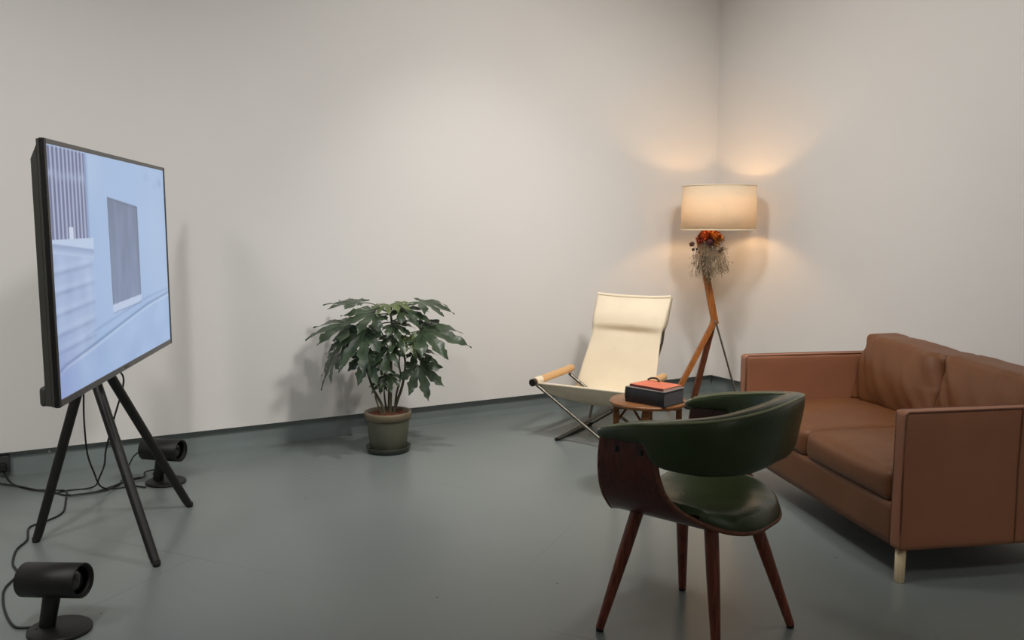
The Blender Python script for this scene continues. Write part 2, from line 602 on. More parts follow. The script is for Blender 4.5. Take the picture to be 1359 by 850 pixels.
def screen_colour(u, z):
    """picture shown by the television; u along the screen, z world height"""
    wall_c = Vector((163, 190, 228))
    c = wall_c.copy()
    # broad tonal changes of the filmed wall
    c += Vector((10, 8, 4)) * vnoise(u, z, 2.2)
    c = c.lerp(Vector((182, 203, 232)), 0.55 * smoothstep(-0.1, -0.4, u) * smoothstep(1.3, 1.5, z) + 0.25 * smoothstep(0.2, 0.6, u))
    # lower left block wall
    if u < -0.33 and z < 1.215:
        k = smoothstep(-0.3, -0.4, u)
        c = c.lerp(Vector((168, 188, 224)), k)
        for q in (1.14, 1.075, 1.005, 0.94, 0.885):
            d = z - (q + 0.04 * (u + 0.53))
            c += Vector((-24, -26, -24)) * exp(-(d / 0.007) ** 2) * k * (0.55 + 0.6 * abs(vnoise(u, q, 9)))
            c += Vector((14, 14, 10)) * exp(-((d - 0.018) / 0.01) ** 2) * k * 0.7
        c += Vector((12, 12, 10)) * vnoise(u, z, 11) * k
    # sill
    top, bot = 1.243, 1.236 - 0.075 * (u + 0.732)
    if u < -0.325 and z < top and z > bot - 0.036:
        c = Vector((190, 208, 236))
        if z < bot - 0.004:
            c = Vector((148, 168, 205)).lerp(Vector((180, 200, 230)), smoothstep(bot - 0.006, bot - 0.036, z))
    # barred window
    if u < -0.345 and z >= 1.243 and z < 1.541:
        if u < -0.385:
            ph = (u + 0.732) / 0.0362
            t = 0.5 + 0.5 * cos(2 * pi * ph)
            c = Vector((104, 110, 146)).lerp(Vector((166, 178, 208)), smoothstep(0.3, 0.8, t))
            band = exp(-((z - 1.452) / 0.016) ** 2)
            c = c.lerp(Vector((176, 192, 220)), band * (0.45 + 0.5 * vnoise(u, z, 40)))
        else:
            c = Vector((150, 168, 205)).lerp(wall_c, smoothstep(-0.385, -0.345, u))
            c += Vector((-18, -18, -14)) * exp(-((u + 0.372) / 0.008) ** 2)
    if abs(u + 0.548) < 0.02 and 1.243 < z < 1.283:
        c = Vector((206, 218, 240))
    # dark shuttered opening
    l = lerp(-0.136, -0.143, (z - 0.98) / 0.4)
    t = (u - l) / (0.266 - l)
    if 0 <= t <= 1:
        zt, zb = lerp(1.396, 1.366, t), lerp(0.981, 0.99, t)
        if zb < z < zt:
            c = Vector((116, 130, 160)) + Vector((8, 9, 11)) * vnoise(u * 3, z, 8)
            c += Vector((10, 12, 16)) * (1 - (z - zb) / (zt - zb))
            c += Vector((-5, -6, -8)) * (0.5 + 0.5 * cos(2 * pi * (u - 0.06) / 0.2))
            e = min(t * 0.4, (1 - t) * 0.4, zt - z)
            c += Vector((-16, -16, -16)) * exp(-(e / 0.008) ** 2)
        if zb - 0.03 < z <= zb:
            c = Vector((190, 206, 234))
        if zb - 0.036 < z <= zb - 0.03:
            c = Vector((146, 166, 202))
    # street with its diagonal kerb
    kerb = interp([(-0.74, 0.815), (-0.67, 0.832), (-0.4, 0.858), (-0.16, 0.884), (0.1, 0.912), (0.35, 0.938), (0.76, 0.962)], u)
    c += Vector((-46, -44, -38)) * exp(-((z - kerb) / 0.0055) ** 2)
    c += Vector((22, 18, 10)) * exp(-((z - kerb + 0.012) / 0.008) ** 2)
    walk = kerb + lerp(0.055, 0.02, (u + 0.74) / 1.5)
    c += Vector((-20, -20, -16)) * exp(-((z - walk) / 0.005) ** 2) * smoothstep(-0.55, -0.35, u)
    if z < kerb - 0.015:
        c = c.lerp(Vector((160, 186, 226)), 0.75)
        c += Vector((8, 8, 6)) * vnoise(u, z * 2, 6)
    c = c.lerp(Vector((140, 152, 208)), 0.5 * smoothstep(-0.45, -0.74, u) * smoothstep(1.0, 0.76, z))
    c += Vector((-26, -26, -20)) * max(0, vnoise(u + 3, z * 1.6, 12)) * smoothstep(0.3, 0.42, u) * smoothstep(1.42, 1.48, z)
    return c


scr = MB()
NXS, NZS = 400, 226
scr.grid(lambda a, b: (lerp(SX0, SX1, a), 0.002, lerp(SZ0, SZ1, b)), NXS, NZS, smooth=False)
ms = bpy.data.materials.new('lit_screen')
ms.use_nodes = True
b_ = ms.node_tree.nodes['Principled BSDF']
at_ = ms.node_tree.nodes.new('ShaderNodeAttribute')
at_.attribute_name = 'video'
ms.node_tree.links.new(at_.outputs['Color'], b_.inputs['Emission Color'])
b_.inputs['Emission Strength'].default_value = 0.82
b_.inputs['Base Color'].default_value = (0.01, 0.01, 0.012, 1)
b_.inputs['Roughness'].default_value = 0.3
b_.inputs['Specular IOR Level'].default_value = 0.3
so = scr.build('screen', ms, tv)
ca = so.data.color_attributes.new('video', 'FLOAT_COLOR', 'POINT')
vals = []
for v in so.data.vertices:
    c = Vector((0, 0, 0))
    for dx in (-0.00092, 0.00092):
        for dz in (-0.0009, 0.0009):
            c += screen_colour(v.co.x + dx, v.co.z - TZ + dz) / 4
    l3 = lin([max(0.0, min(1.0, q / 255)) for q in c])
    vals += [l3[0], l3[1], l3[2], 1.0]
ca.data.foreach_set('color', vals)

# tripod stand
st = thing('tripod_stand', 'black three-legged tripod stand holding up the television', 'stand', (-1.7, 3.45, 0))
hub = Vector((0.012, 0.0, 0.86))
feet = [Vector((-1.944, 3.384, 0)), Vector((-1.35, 3.137, 0)), Vector((-1.48, 3.823, 0))]
tops = [Vector((-1.712, 3.452, 0.80)), Vector((-1.737, 3.452, 0.80)), Vector((-1.715, 3.47, 0.80))]
for fpt, tp in zip(feet, tops):
    a, b = fpt - Vector((-1.7, 3.45, 0)), tp - Vector((-1.7, 3.45, 0))
    lm = MB()
    d = (b - a).normalized()
    lm.tube([a + d * 0.012 + Vector((0, 0, 0.004)), a + d * 0.05, b], [0.0165, 0.018, 0.021], 16)
    lg = lm.build('leg', M['blackwood'], st, bevel=0.002)
    MB().lathe([(0.0, 0.0), (0.013, 0.0), (0.015, 0.006), (0.015, 0.02), (0, 0.02)], 14, Matrix.Translation(a)).build('rubber_foot', M['rubber'], lg)
hm = MB()
hm.lathe([(0, 0.72), (0.03, 0.72), (0.042, 0.74), (0.042, 0.86), (0.03, 0.88), (0, 0.88)], 20, Matrix.Translation((-0.015, 0.008, 0)))
hm.build('hub', M['black'], st)
pm = MB()
pm.tube([(-0.015, 0.008, 0.86), (-0.015, 0.008, 1.28)], 0.02, 16)
pm.build('pole', M['black'], st)
Mh = Matrix.Translation((-0.015, 0.008, 0)) @ Matrix(((TVL.x, -TVN.x, 0, 0), (TVL.y, -TVN.y, 0, 0), (0, 0, 1, 0), (0, 0, 0, 1)))
MB().box(-0.1, 0.1, -0.062, -0.018, 1.0, 1.2, Mh).build('mount_bracket', M['black'], st, bevel=0.004)


# ---------------------------------------------------------------- floor spotlights
def spotlight(loc, yaw, pitch, label):
    t = thing('floor_spotlight', label, 'spotlight', loc, yaw, 'black floor spotlights around the television stand')
    b = MB()
    b.lathe([(0, 0), (0.094, 0), (0.098, 0.003), (0.098, 0.011), (0.094, 0.014), (0, 0.014)], 40, Matrix.Translation((0.01, 0, 0)) @ Matrix.Scale(0.92, 4, (0, 1, 0)))
    b.build('base', M['blackm'], t, fix=True)
    s = MB()
    h = 0.17

    def stem(u, v):
        a = 2 * pi * u
        z = 0.012 + v * (h - 0.03)
        lean = -0.035 + 0.032 * v
        w = 0.027 + 0.004 * v
        return Vector((lean + w * cos(a), 0.019 * sin(a), z))
    s.grid(stem, 20, 6, closed_u=True)
    s.build('stem', M['blackm'], t)
    RX = Matrix.Translation((-0.002, 0, h)) @ Matrix.Rotation(-pitch, 4, 'Y') @ Matrix.Rotation(pi / 2, 4, 'Y')
    hd = MB()
    R = 0.0545
    hd.lathe([(0, -0.103), (R - 0.006, -0.103), (R, -0.098), (R, 0.104), (R - 0.004, 0.106), (R - 0.005, 0.07), (0, 0.07)], 40, RX)
    hd.build('housing', M['blackm'], t, fix=True)
    ln = MB()
    ln.lathe([(0, 0.072), (R - 0.008, 0.072), (R - 0.01, 0.080), (0.02, 0.088), (0, 0.09)], 32, RX)
    ln.build('lens', M['lens'], t)
    rg = MB()
    rg.lathe([(R - 0.0055, 0.098), (R - 0.0055, 0.080), (R - 0.010, 0.080), (R - 0.010, 0.098)], 32, RX, closed=True)
    rg.build('lens_ring', M['rubber'], t, fix=True)
    return t


spotlight((-1.455, 2.617, 0), radians(-9), radians(3), 'black cylinder spotlight on the floor in the near left corner, in front of the tripod')
spotlight((-1.745, 4.19, 0), radians(-12), radians(0), 'black cylinder spotlight on the floor by the skirting, behind the tripod legs')

# ---------------------------------------------------------------- cables
R_C = 0.0042


def cable(name, label, pts, r=R_C, n=8, cat='cable'):
    pts = [(p[0], p[1], p[2] if len(p) > 2 else 0.0045) for p in pts]
    o = MB().tube(catmull(pts, n), r, 8).build(name, M['cable'])
    return tag(o, label, cat)


cable('power_cable', 'thin black cable curving over the floor from the nearest spotlight to the tripod',
      [(-1.51, 2.60, 0.012), (-1.534, 2.633), (-1.599, 2.635), (-1.682, 2.726), (-1.76, 2.841), (-1.806, 2.934), (-1.83, 3.052), (-1.905, 3.151), (-1.97, 3.288),
       (-1.99, 3.40), (-2.06, 3.542), (-2.032, 3.617), (-2.018, 3.734), (-2.111, 3.947)])
wa = [(-2.626, 4.30, 0.05), (-2.52, 4.19), (-2.42, 4.11), (-2.328, 4.062), (-2.248, 4.05), (-2.139, 3.98), (-2.073, 3.992), (-2.005, 4.038), (-1.97, 4.122), (-1.933, 4.222), (-1.90, 4.27)]
wb = [(-2.68, 4.215, 0.006), (-2.52, 4.13, 0.0125), (-2.404, 4.086, 0.0125), (-2.321, 4.045, 0.012), (-2.247, 4.015, 0.0125), (-2.163, 4.027, 0.0125), (-2.1, 3.955, 0.0125), (-2.026, 3.985, 0.012), (-1.96, 4.02, 0.0125), (-1.945, 4.122, 0.012), (-1.90, 4.2, 0.0125), (-1.872, 4.25, 0.0125), (-1.9, 4.33, 0.0125), (-1.87, 4.37, 0.0125), (-1.845, 4.3, 0.0125)]
cable('extension_cable', 'black cable running from the wall outlet along the skirting to the rear spotlight', wa)
cable('extension_cable', 'looser black cable twisting beside the one plugged into the wall outlet', wb)
cable('hanging_cable', 'black cable hanging from the right half of the television down to the floor',
      [(-1.685, 3.585, 0.86), (-1.68, 3.6, 0.70), (-1.67, 3.64, 0.62), (-1.73, 3.66, 0.45), (-1.80, 3.72, 0.30), (-1.86, 3.82, 0.2), (-1.95, 3.95, 0.10), (-2.02, 4.05, 0.03), (-2.08, 4.08), (-2.16, 4.05), (-2.2, 4.0)], 0.004)
cable('hanging_cable', 'black cable hanging behind the left tripod leg down to the floor',
      [(-1.79, 3.50, 0.80), (-1.80, 3.55, 0.62), (-1.86, 3.66, 0.45), (-1.925, 3.80, 0.26), (-1.95, 3.9, 0.14), (-1.97, 4.0, 0.04), (-1.94, 4.08), (-1.87, 4.12), (-1.80, 4.1)], 0.004)
cable('coiled_cable', 'black cable rising to the head of the rear spotlight beside the skirting',
      [(-1.835, 4.24, 0.155), (-1.87, 4.25, 0.15), (-1.93, 4.27, 0.11), (-1.96, 4.24, 0.03), (-1.965, 4.2), (-1.95, 4.12), (-2.0, 4.06)], 0.0035)
ol = thing('wall_outlet', 'dark grey outlet box on the skirting at the left edge of the photo', 'outlet', room(-4.70, -REC, 0.03), atan2(U.y, U.x))
MB().box(-0.09, 0.045, -0.028, 0.0, 0.0, 0.085).build('box', M['outlet'], ol, bevel=0.004)
MB().box(-0.02, 0.03, -0.056, -0.028, 0.012, 0.05).build('plug', M['rubber'], ol, bevel=0.006)
sw = MB()
sw.lathe([(0, 0), (0.006, 0), (0.005, 0.003), (0, 0.004)], 12, RM @ Matrix.Translation((-4.475, -REC + 0.0005, 0.108)) @ Matrix.Rotation(-pi / 2, 4, 'X'))
tag(sw.build('wall_screw', M['white']), 'tiny white screw head in the skirting left of the tripod', 'screw')


# ---------------------------------------------------------------- potted plant
PO = Vector((-0.706, 4.80, 0))
pl = thing('potted_plant', 'leafy green plant with deeply lobed leaves in an olive pot by the long wall', 'plant', PO)
p = MB()
p.lathe([(0.0, 0.02), (0.098, 0.02), (0.103, 0.025), (0.118, 0.15), (0.121, 0.18), (0.121, 0.22), (0.112, 0.22), (0.108, 0.19), (0.0, 0.19)], 40)
pot = p.build('pot', M['pot'], pl, fix=True)
p = MB()
p.lathe([(0.120, 0.188), (0.131, 0.192), (0.134, 0.226), (0.131, 0.232), (0.122, 0.232), (0.116, 0.222), (0.116, 0.192)], 40, closed=True)
p.build('rim', M['rim'], pot, fix=True)
p = MB()
p.lathe([(0, 0), (0.112, 0), (0.118, 0.004), (0.128, 0.032), (0.124, 0.034), (0.110, 0.019), (0, 0.019)], 40)
p.build('saucer', M['saucer'], pl, fix=True)
p = MB()


def soil(u, v):
    a = 2 * pi * u
    r = 0.116 * v
    x, y = r * cos(a), r * sin(a)
    return Vector((x, y, 0.216 + 0.012 * noise.noise(Vector((x * 40, y * 40, 1))) + 0.012 * (1 - v)))


p.grid(soil, 40, 14, closed_u=True)
p.build('soil', M['soil'], pl)

# stems: x right, y depth (towards the wall positive), z up, metres from the pot's foot
stems = {
    'main': [(0.012, 0.0, 0.2), (0.016, 0.0, 0.32), (0.02, 0.0, 0.45), (0.025, 0.0, 0.6), (0.028, 0.005, 0.74), (0.02, 0.0, 0.80)],
    'main2': [(0.0, 0.02, 0.2), (0.002, 0.03, 0.32), (0.012, 0.03, 0.46), (0.005, 0.05, 0.56), (-0.03, 0.06, 0.66)],
    'left': [(-0.015, -0.02, 0.2), (-0.03, -0.025, 0.27), (-0.075, -0.03, 0.36), (-0.105, -0.04, 0.46), (-0.13, -0.05, 0.535)],
    'left2': [(-0.02, -0.04, 0.2), (-0.05, -0.05, 0.28), (-0.065, -0.05, 0.33)],
    'left3': [(-0.01, 0.03, 0.2), (-0.022, 0.03, 0.30), (-0.025, 0.03, 0.37)],
    'right': [(0.03, 0.0, 0.2), (0.05, 0.0, 0.28), (0.085, -0.01, 0.38), (0.105, -0.02, 0.50), (0.095, -0.02, 0.57)],
    'right2': [(0.032, 0.03, 0.2), (0.045, 0.03, 0.32), (0.07, 0.035, 0.42), (0.062, 0.035, 0.5), (0.075, 0.03, 0.58)],
}
for k_, pts in stems.items():
    r0 = 0.0095 if k_ in ('main', 'left', 'right') else 0.0065
    pts = catmull([Vector(q) for q in pts], 6)
    n_ = len(pts)
    MB().tube(pts, [lerp(r0, r0 * 0.6, i / (n_ - 1)) for i in range(n_)], 9).build('stem', M['stem'], pl)


def leaf(start, attach, direction, size, face=(0, -0.4, 1.0), droop=0.35, nl=7, spread=118, m='leaf', fold=0.12, seed=0, width=0.14):
    """palmate leaf: lobes fan around the place where the stalk meets the blade"""
    rr = random.Random(seed * 13 + 5)
    A = Vector(attach)
    X = unit(direction)
    Z = Vector(face)
    Z = (Z - X * Z.dot(X)).normalized()
    Y = Z.cross(X)
    Lf = Matrix(((X.x, Y.x, Z.x, A.x), (X.y, Y.y, Z.y, A.y), (X.z, Y.z, Z.z, A.z), (0, 0, 0, 1)))
    mb = MB()
    angs = [radians(lerp(-spread, spread, i / (nl - 1))) for i in range(nl)]
    lens = [size * (1.0 - 0.52 * (abs(a) / radians(spread)) ** 1.7) * rr.uniform(0.9, 1.05) for a in angs]
    half = (angs[1] - angs[0]) / 2
    down = (Lf.to_3x3().inverted() @ Vector((0, 0, -1)))
    NT = 12
    for i, (a, l) in enumerate(zip(angs, lens)):
        sinus = 0.40 * size * 0.86
        tw = rr.uniform(-0.25, 0.25)
        bend = droop * rr.uniform(0.75, 1.3)

        def pt(t, s):
            r = t * l
            wd = max(0.0, sin(pi * min(1, max(0, (t - 0.02) / 0.98)) ** 0.85)) ** 0.75 * width * size * 1.15
            wd *= (1 + 0.30 * sin(t * 26 + i * 1.7 + s * 0.6))
            if r < sinus:
                wl = r * math.tan(half) * 1.001
                w_ = wl if r < sinus * 0.82 else lerp(wl, min(wl, wd), (r - 0.82 * sinus) / (0.18 * sinus))
            else:
                w_ = min(wd, sinus * math.tan(half) * (1 + 0.7 * (r - sinus) / sinus))
            if t > 0.8:
                w_ *= max(0.0, (1 - t) / 0.2) ** 0.7
            x, y = r, s * w_
            q = Vector((x * cos(a) - y * sin(a), x * sin(a) + y * cos(a), 0))
            q.z += fold * abs(s) * w_ * 1.6 + tw * s * w_ * t
            q.z += 0.03 * size * sin(t * 9 + i * 2.1 + s) * t
            return q + down * (bend * (t * l / size) ** 2 * size)
        mb.grid(lambda uu, vv: pt(uu, vv * 2 - 1), NT, 4)
    lo = mb.build('leaf', M[m], pl, fix=False)
    lo.data.transform(Lf)
    mids = []
    S_ = Vector(start)
    mid = S_.lerp(A, 0.55) + Vector((0, 0, 0.02))
    MB().tube(catmull([S_, mid, A], 6), [0.0034] * 6 + [0.0026] * 6 + [0.0024], 7).build('stalk', M['petiole'], lo)
    return lo


T1 = (0.022, 0.0, 0.79)
leaves = [
    # start, attach, direction, size, face, droop, lobes, spread, material
    (T1, (-0.165, 0.06, 0.845), (-1, 0.1, -0.02), 0.20, (0.05, -0.12, 1), 0.06, 7, 112, 'leaf'),
    (T1, (0.185, 0.06, 0.85), (1, 0.0, -0.12), 0.21, (0.2, -0.15, 1), 0.22, 7, 112, 'leaf'),
    (T1, (-0.055, -0.09, 0.80), (-0.9, -0.5, -0.12), 0.22, (-0.1, -0.55, 1), 0.28, 7, 118, 'leaf'),
    (T1, (-0.20, -0.05, 0.735), (-1, -0.2, -0.05), 0.26, (-0.15, -0.35, 1), 0.30, 7, 108, 'leaf'),
    (T1, (-0.10, -0.14, 0.70), (-0.5, -0.4, -0.55), 0.22, (-0.3, -1, 0.6), 0.25, 7, 118, 'leaf'),
    (stems['left'][-1], (-0.10, -0.10, 0.575), (0.35, -0.3, -0.75), 0.19, (-0.1, -1, 0.5), 0.18, 7, 112, 'leaf'),
    (stems['left'][-1], (-0.285, -0.04, 0.555), (-0.45, -0.1, -0.75), 0.16, (-0.7, -0.5, 0.6), 0.4, 7, 118, 'leaf'),
    (stems['left'][-1], (-0.215, -0.08, 0.655), (-0.55, -0.3, -0.65), 0.145, (-0.5, -0.8, 0.7), 0.35, 7, 112, 'leaf'),
    (T1, (0.01, -0.06, 0.845), (-0.3, -0.7, -0.1), 0.115, (0, -0.3, 1), 0.35, 7, 118, 'leaf2'),
    (T1, (0.055, -0.02, 0.85), (0.7, -0.5, 0.0), 0.115, (0, -0.3, 1), 0.35, 7, 118, 'leaf2'),
    (T1, (0.085, -0.03, 0.815), (1, -0.1, -0.15), 0.185, (0.1, -0.4, 1), 0.25, 7, 112, 'leaf'),
    (T1, (0.035, -0.05, 0.735), (0.85, -0.35, -0.22), 0.145, (0.1, -0.5, 1), 0.3, 7, 108, 'leaf'),
    (stems['main'][3], (0.19, -0.02, 0.695), (1, -0.15, -0.1), 0.285, (0.15, -0.55, 1), 0.26, 7, 108, 'leaf'),
    (stems['main'][3], (0.02, -0.09, 0.60), (-0.1, -0.6, -0.6), 0.14, (0, -1, 0.7), 0.3, 7, 118, 'leaf'),
    (stems['right'][-1], (0.135, -0.07, 0.665), (0.3, -0.5, -0.55), 0.125, (0.1, -1, 0.7), 0.3, 7, 118, 'leaf2'),
    (stems['right'][-1], (0.055, -0.06, 0.665), (-0.1, -0.8, -0.35), 0.14, (0.1, -0.8, 0.8), 0.35, 7, 118, 'leaf'),
    (stems['right'][-2], (0.185, -0.05, 0.50), (0.25, -0.2, -0.75), 0.195, (0.15, -1, 0.35), 0.12, 7, 112, 'leaf'),
    (stems['right'][-1], (0.155, 0.02, 0.575), (0.9, -0.2, -0.25), 0.16, (0.2, -0.5, 1), 0.35, 7, 108, 'leaf'),
    (stems['main'][2], (0.015, -0.06, 0.45), (0.2, -0.6, -0.5), 0.115, (0.1, -1, 0.6), 0.35, 7, 118, 'leaf'),
    (stems['left3'][-1], (-0.03, -0.03, 0.40), (-0.4, -0.5, -0.2), 0.085, (0, -0.7, 0.9), 0.35, 7, 118, 'leaf'),
    (stems['main'][2], (-0.01, -0.04, 0.50), (-0.5, -0.5, -0.1), 0.09, (0, -0.7, 0.9), 0.3, 7, 118, 'leaf'),
    (stems['main2'][-1], (-0.10, 0.08, 0.76), (-0.7, 0.5, 0.0), 0.17, (0, 0.1, 1), 0.25, 7, 118, 'leaf'),
    (stems['main'][4], (0.10, 0.10, 0.74), (0.5, 0.8, 0.05), 0.14, (0, 0.1, 1), 0.28, 7, 118, 'leaf'),
    (stems['main'][4], (-0.07, -0.03, 0.69), (-0.9, 0.1, -0.2), 0.18, (0, -0.5, 1), 0.25, 7, 118, 'leaf'),
]
for i, (s_, a_, d_, sz, fc, dr, nl, sp, mm) in enumerate(leaves):
    leaf(s_, a_, d_, sz, fc, dr, nl, sp, mm, seed=i)

# ---------------------------------------------------------------- folding canvas chair
FW = Vector((0.853, -0.522, 0))           # across the chair, towards its left arm (image right)
FB = Vector((0.522, 0.853, 0))            # backwards
FO = Vector((0.263, 5.011, 0))            # its front foot near the wall
fc = thing('folding_chair', 'low folding lounge chair with cream canvas sling and crossed metal legs', 'chair', FO, atan2(FW.y, FW.x))
# local: x across (-.14 .. .48), y backwards, z up
XL, XR, ZA, DEP = -0.14, 0.49, 0.352, 0.43
for y in (0.0, DEP):
    MB().tube([(XL, y, ZA - 0.02), (0.352, y + 0.0, 0.012)], 0.0095, 12).build('cross_leg', M['chrome'], fc)
    MB().tube([(XR, y + 0.02, ZA - 0.02), (0.0, y + 0.02, 0.012)], 0.0095, 12).build('cross_leg', M['chrome'], fc)
MB().tube([(0.0, 0.0, 0.0105), (0.0, DEP + 0.04, 0.0105)], 0.0105, 12).build('floor_rail', M['darkmetal'], fc)
MB().tube([(0.352, -0.01, 0.0105), (0.352, DEP + 0.02, 0.0105)], 0.0105, 12).build('floor_rail', M['darkmetal'], fc)
for x in (XL, XR):
    arm = MB().tube([(x, -0.02, ZA - 0.004), (x, 0.1, ZA), (x, 0.45, ZA + 0.012), (x, 0.47, ZA + 0.012)], [0.021, 0.023, 0.024, 0.02], 20).build('armrest', M['beech'], fc)
    MB().tube([(x, -0.045, ZA - 0.005), (x, -0.018, ZA - 0.004)], 0.0225, 18).build('end_cap', M['darkmetal'], arm)
    MB().tube([(x, -0.012, ZA - 0.004), (x, 0.055, ZA - 0.001)], [0.0245, 0.0255], 18).build('canvas_loop', M['canvas'], arm)


def sling(u, v):
    """u across, v from the front hem up to the head end"""
    prof_y = [(0, -0.005), (0.06, 0.02), (0.2, 0.16), (0.34, 0.33), (0.42, 0.41), (0.5, 0.455), (0.72, 0.54), (0.88, 0.60), (1, 0.655)]
    prof_z = [(0, 0.345), (0.06, 0.325), (0.2, 0.245), (0.34, 0.185), (0.42, 0.20), (0.5, 0.27), (0.72, 0.53), (0.88, 0.715), (1, 0.842)]
    xl = [(0, -0.125), (0.2, -0.12), (0.42, -0.105), (0.5, -0.098), (0.72, -0.05), (0.78, -0.036), (0.84, -0.05), (1, -0.048)]
    xr = [(0, 0.475), (0.2, 0.455), (0.42, 0.445), (0.5, 0.44), (0.72, 0.43), (0.78, 0.425), (0.84, 0.452), (1, 0.455)]
    def sm(tab):
        return (interp(tab, max(0, v - 0.025)) + interp(tab, v) * 2 + interp(tab, min(1, v + 0.025))) / 4
    y, z = sm(prof_y), sm(prof_z)
    x = lerp(sm(xl), sm(xr), u)
    e = 4 * u * (1 - u)
    sag = -0.018 * e * smoothstep(0.0, 0.12, v)
    y += 0.022 * e * smoothstep(0.4, 0.6, v) - 0.004
    z += sag * (1 - smoothstep(0.4, 0.55, v)) - 0.012 * e * smoothstep(0.93, 1, v)
    # the head pad puffs out a little
    y -= 0.034 * smoothstep(0.785, 0.83, v) * (1 - smoothstep(0.86, 0.99, v)) * (e ** 0.3 if e > 0 else 0)
    y += 0.004 * noise.noise(Vector((u * 3, v * 5, 2))) + 0.003 * sin(u * 5 + v * 23) * exp(-((v - 0.8) / 0.03) ** 2)
    return Vector((x, y, z))


sl = MB().grid(sling, 36, 80).build('canvas_sling', M['canvas'], fc, solid=0.004)
for xx, uu in ((-0.048, 0), (0.455, 1)):
    ins = 0.035 if uu == 0 else -0.035
    MB().tube([(0.0 if uu == 0 else 0.352, DEP, 0.012), (lerp(0.0 if uu == 0 else 0.352, xx, 0.3) + ins * 0.6, 0.52, 0.25), (xx + ins, 0.60, 0.55), (xx + ins * 0.6, 0.658, 0.835)], 0.0085, 12).build('back_pole', M['chrome'], fc)
    hd = MB()
    hd.grid(lambda a, b: sling(uu, 0.81 + 0.185 * a) + Vector((0.0, 0.004 + 0.032 * sin(pi * b), 0)) , 16, 8)
    hd.build('head_pad_side', M['canvas'], fc, solid=0.003)
hp = MB()
hp.grid(lambda a, b: sling(a, 0.80 + 0.195 * b) + Vector((0, 0.03 * sin(pi * min(1, b * 1.05)) + 0.006, 0)), 24, 20)
hp.build('head_pad', M['canvas'], fc, solid=0.003)
pts = [sling(i / 24, 0.997) + Vector((0, 0.004, 0.003)) for i in range(25)]
MB().tube(pts, 0.0105, 12).build('head_bar', M['canvas'], fc)
pts = [sling(i / 24, 0.0) + Vector((0, 0.003, -0.002)) for i in range(25)]
MB().tube(pts, 0.0075, 10).build('front_hem', M['canvas'], fc)

# ---------------------------------------------------------------- side table and books
TO = Vector((0.640, 3.97, 0))
TH = 0.47
tb = thing('side_table', 'small round brown wooden table between green armchair and canvas chair', 'table', TO, radians(-20))
t_ = MB()
RT = 0.181
t_.lathe([(0, TH - 0.018), (RT - 0.006, TH - 0.018), (RT, TH - 0.012), (RT, TH - 0.005), (RT - 0.004, TH), (0, TH)], 56)
t_.build('tabletop', M['table'], tb, fix=True)
lp = [(-0.142, -0.035), (0.02, -0.148), (0.14, 0.02), (-0.02, 0.13)]
for (x, y) in lp:
    l_ = MB()
    Ml = Matrix.Translation((x, y, 0)) @ Matrix.Rotation(atan2(y, x), 4, 'Z')
    l_.box(-0.012, 0.016, -0.017, 0.017, 0, TH - 0.018, Ml)
    l_.build('leg', M['table'], tb, bevel=0.003)
for (a, b) in ((0, 2), (1, 3)):
    pa, pb = Vector(lp[a] + (0,)), Vector(lp[b] + (0,))
    d = (pb - pa)
    Ms = Matrix.Translation(pa) @ Matrix.Rotation(atan2(d.y, d.x), 4, 'Z')
    MB().box(0.012, d.length - 0.012, -0.009, 0.009, TH - 0.046, TH - 0.019, Ms).build('crossbar', M['table'], tb, bevel=0.002)
for (a, b) in ((0, 3), (1, 0)):
    pa, pb = Vector(lp[a]), Vector(lp[b])
    pa3, pb3 = Vector((pa.x, pa.y, TH - 0.11)), Vector((lerp(pa.x, pb.x, 0.45), lerp(pa.y, pb.y, 0.45), TH - 0.022))
    MB().tube([pa3, pb3], 0.006, 8).build('corner_brace', M['table'], tb)


def slab(x0, x1, y0, y1, z0, z1, Mx):
    return MB().box(x0, x1, y0, y1, z0, z1, Mx)


BC = Vector((0.690, 3.905, TH))
BR = radians(-57)
# local x along the pale page ends (image right and away), local y towards the spine side
bx = thing('thick_book', 'thick dark grey book lying on the round table under the coral one', 'book', BC, BR)
bx.rotation_euler = (0, 0, radians(0))
E1 = Vector((0.155, -0.150, 0))           # front-left edge: from left corner to near corner
E2 = Vector((0.150, 0.070, 0))            # right edge: from near corner to right corner
P0 = Vector((-0.163, 0.030, 0))           # left corner
ax, ay = E1.normalized(), Vector((-E1.normalized().y, E1.normalized().x, 0))
L1, L2 = E1.length, 0.165
MBK = Matrix(((ax.x, ay.x, 0, P0.x), (ax.y, ay.y, 0, P0.y), (0, 0, 1, 0), (0, 0, 0, 1)))
BH = 0.072
slab(0.004, L1 - 0.004, 0.006, L2 - 0.004, 0.004, BH - 0.004, MBK).build('page_block', M['bookgrey'], bx)
slab(0, L1, 0, L2, 0, 0.004, MBK).build('back_cover', M['bookblack'], bx, bevel=0.001)
slab(0, L1, 0, L2, BH - 0.004, BH, MBK).build('front_cover', M['bookedge'], bx, bevel=0.001)
sp = MB()
sp.grid(lambda a, b: (a * L1, 0.004 - 0.006 * sin(pi * b), BH * b), 4, 10, M=MBK)
sp.build('spine', M['bookblack'], bx, solid=0.003)
ob = thing('coral_book', 'thin coral red book on top of the thick dark book', 'book', BC + Vector((0, 0, BH)))
MO = MBK @ Matrix.Translation((0.016, 0.014, 0)) @ Matrix.Rotation(radians(-2), 4, 'Z')
slab(0, L1 - 0.026, 0, L2 - 0.022, 0.0005, 0.002, MO).build('back_cover', M['orange'], ob)
slab(0.002, L1 - 0.028, 0.0, L2 - 0.024, 0.002, 0.010, MO).build('page_block', M['paper'], ob)
slab(0, L1 - 0.026, 0, L2 - 0.022, 0.010, 0.012, MO).build('front_cover', M['orange'], ob, bevel=0.0006)
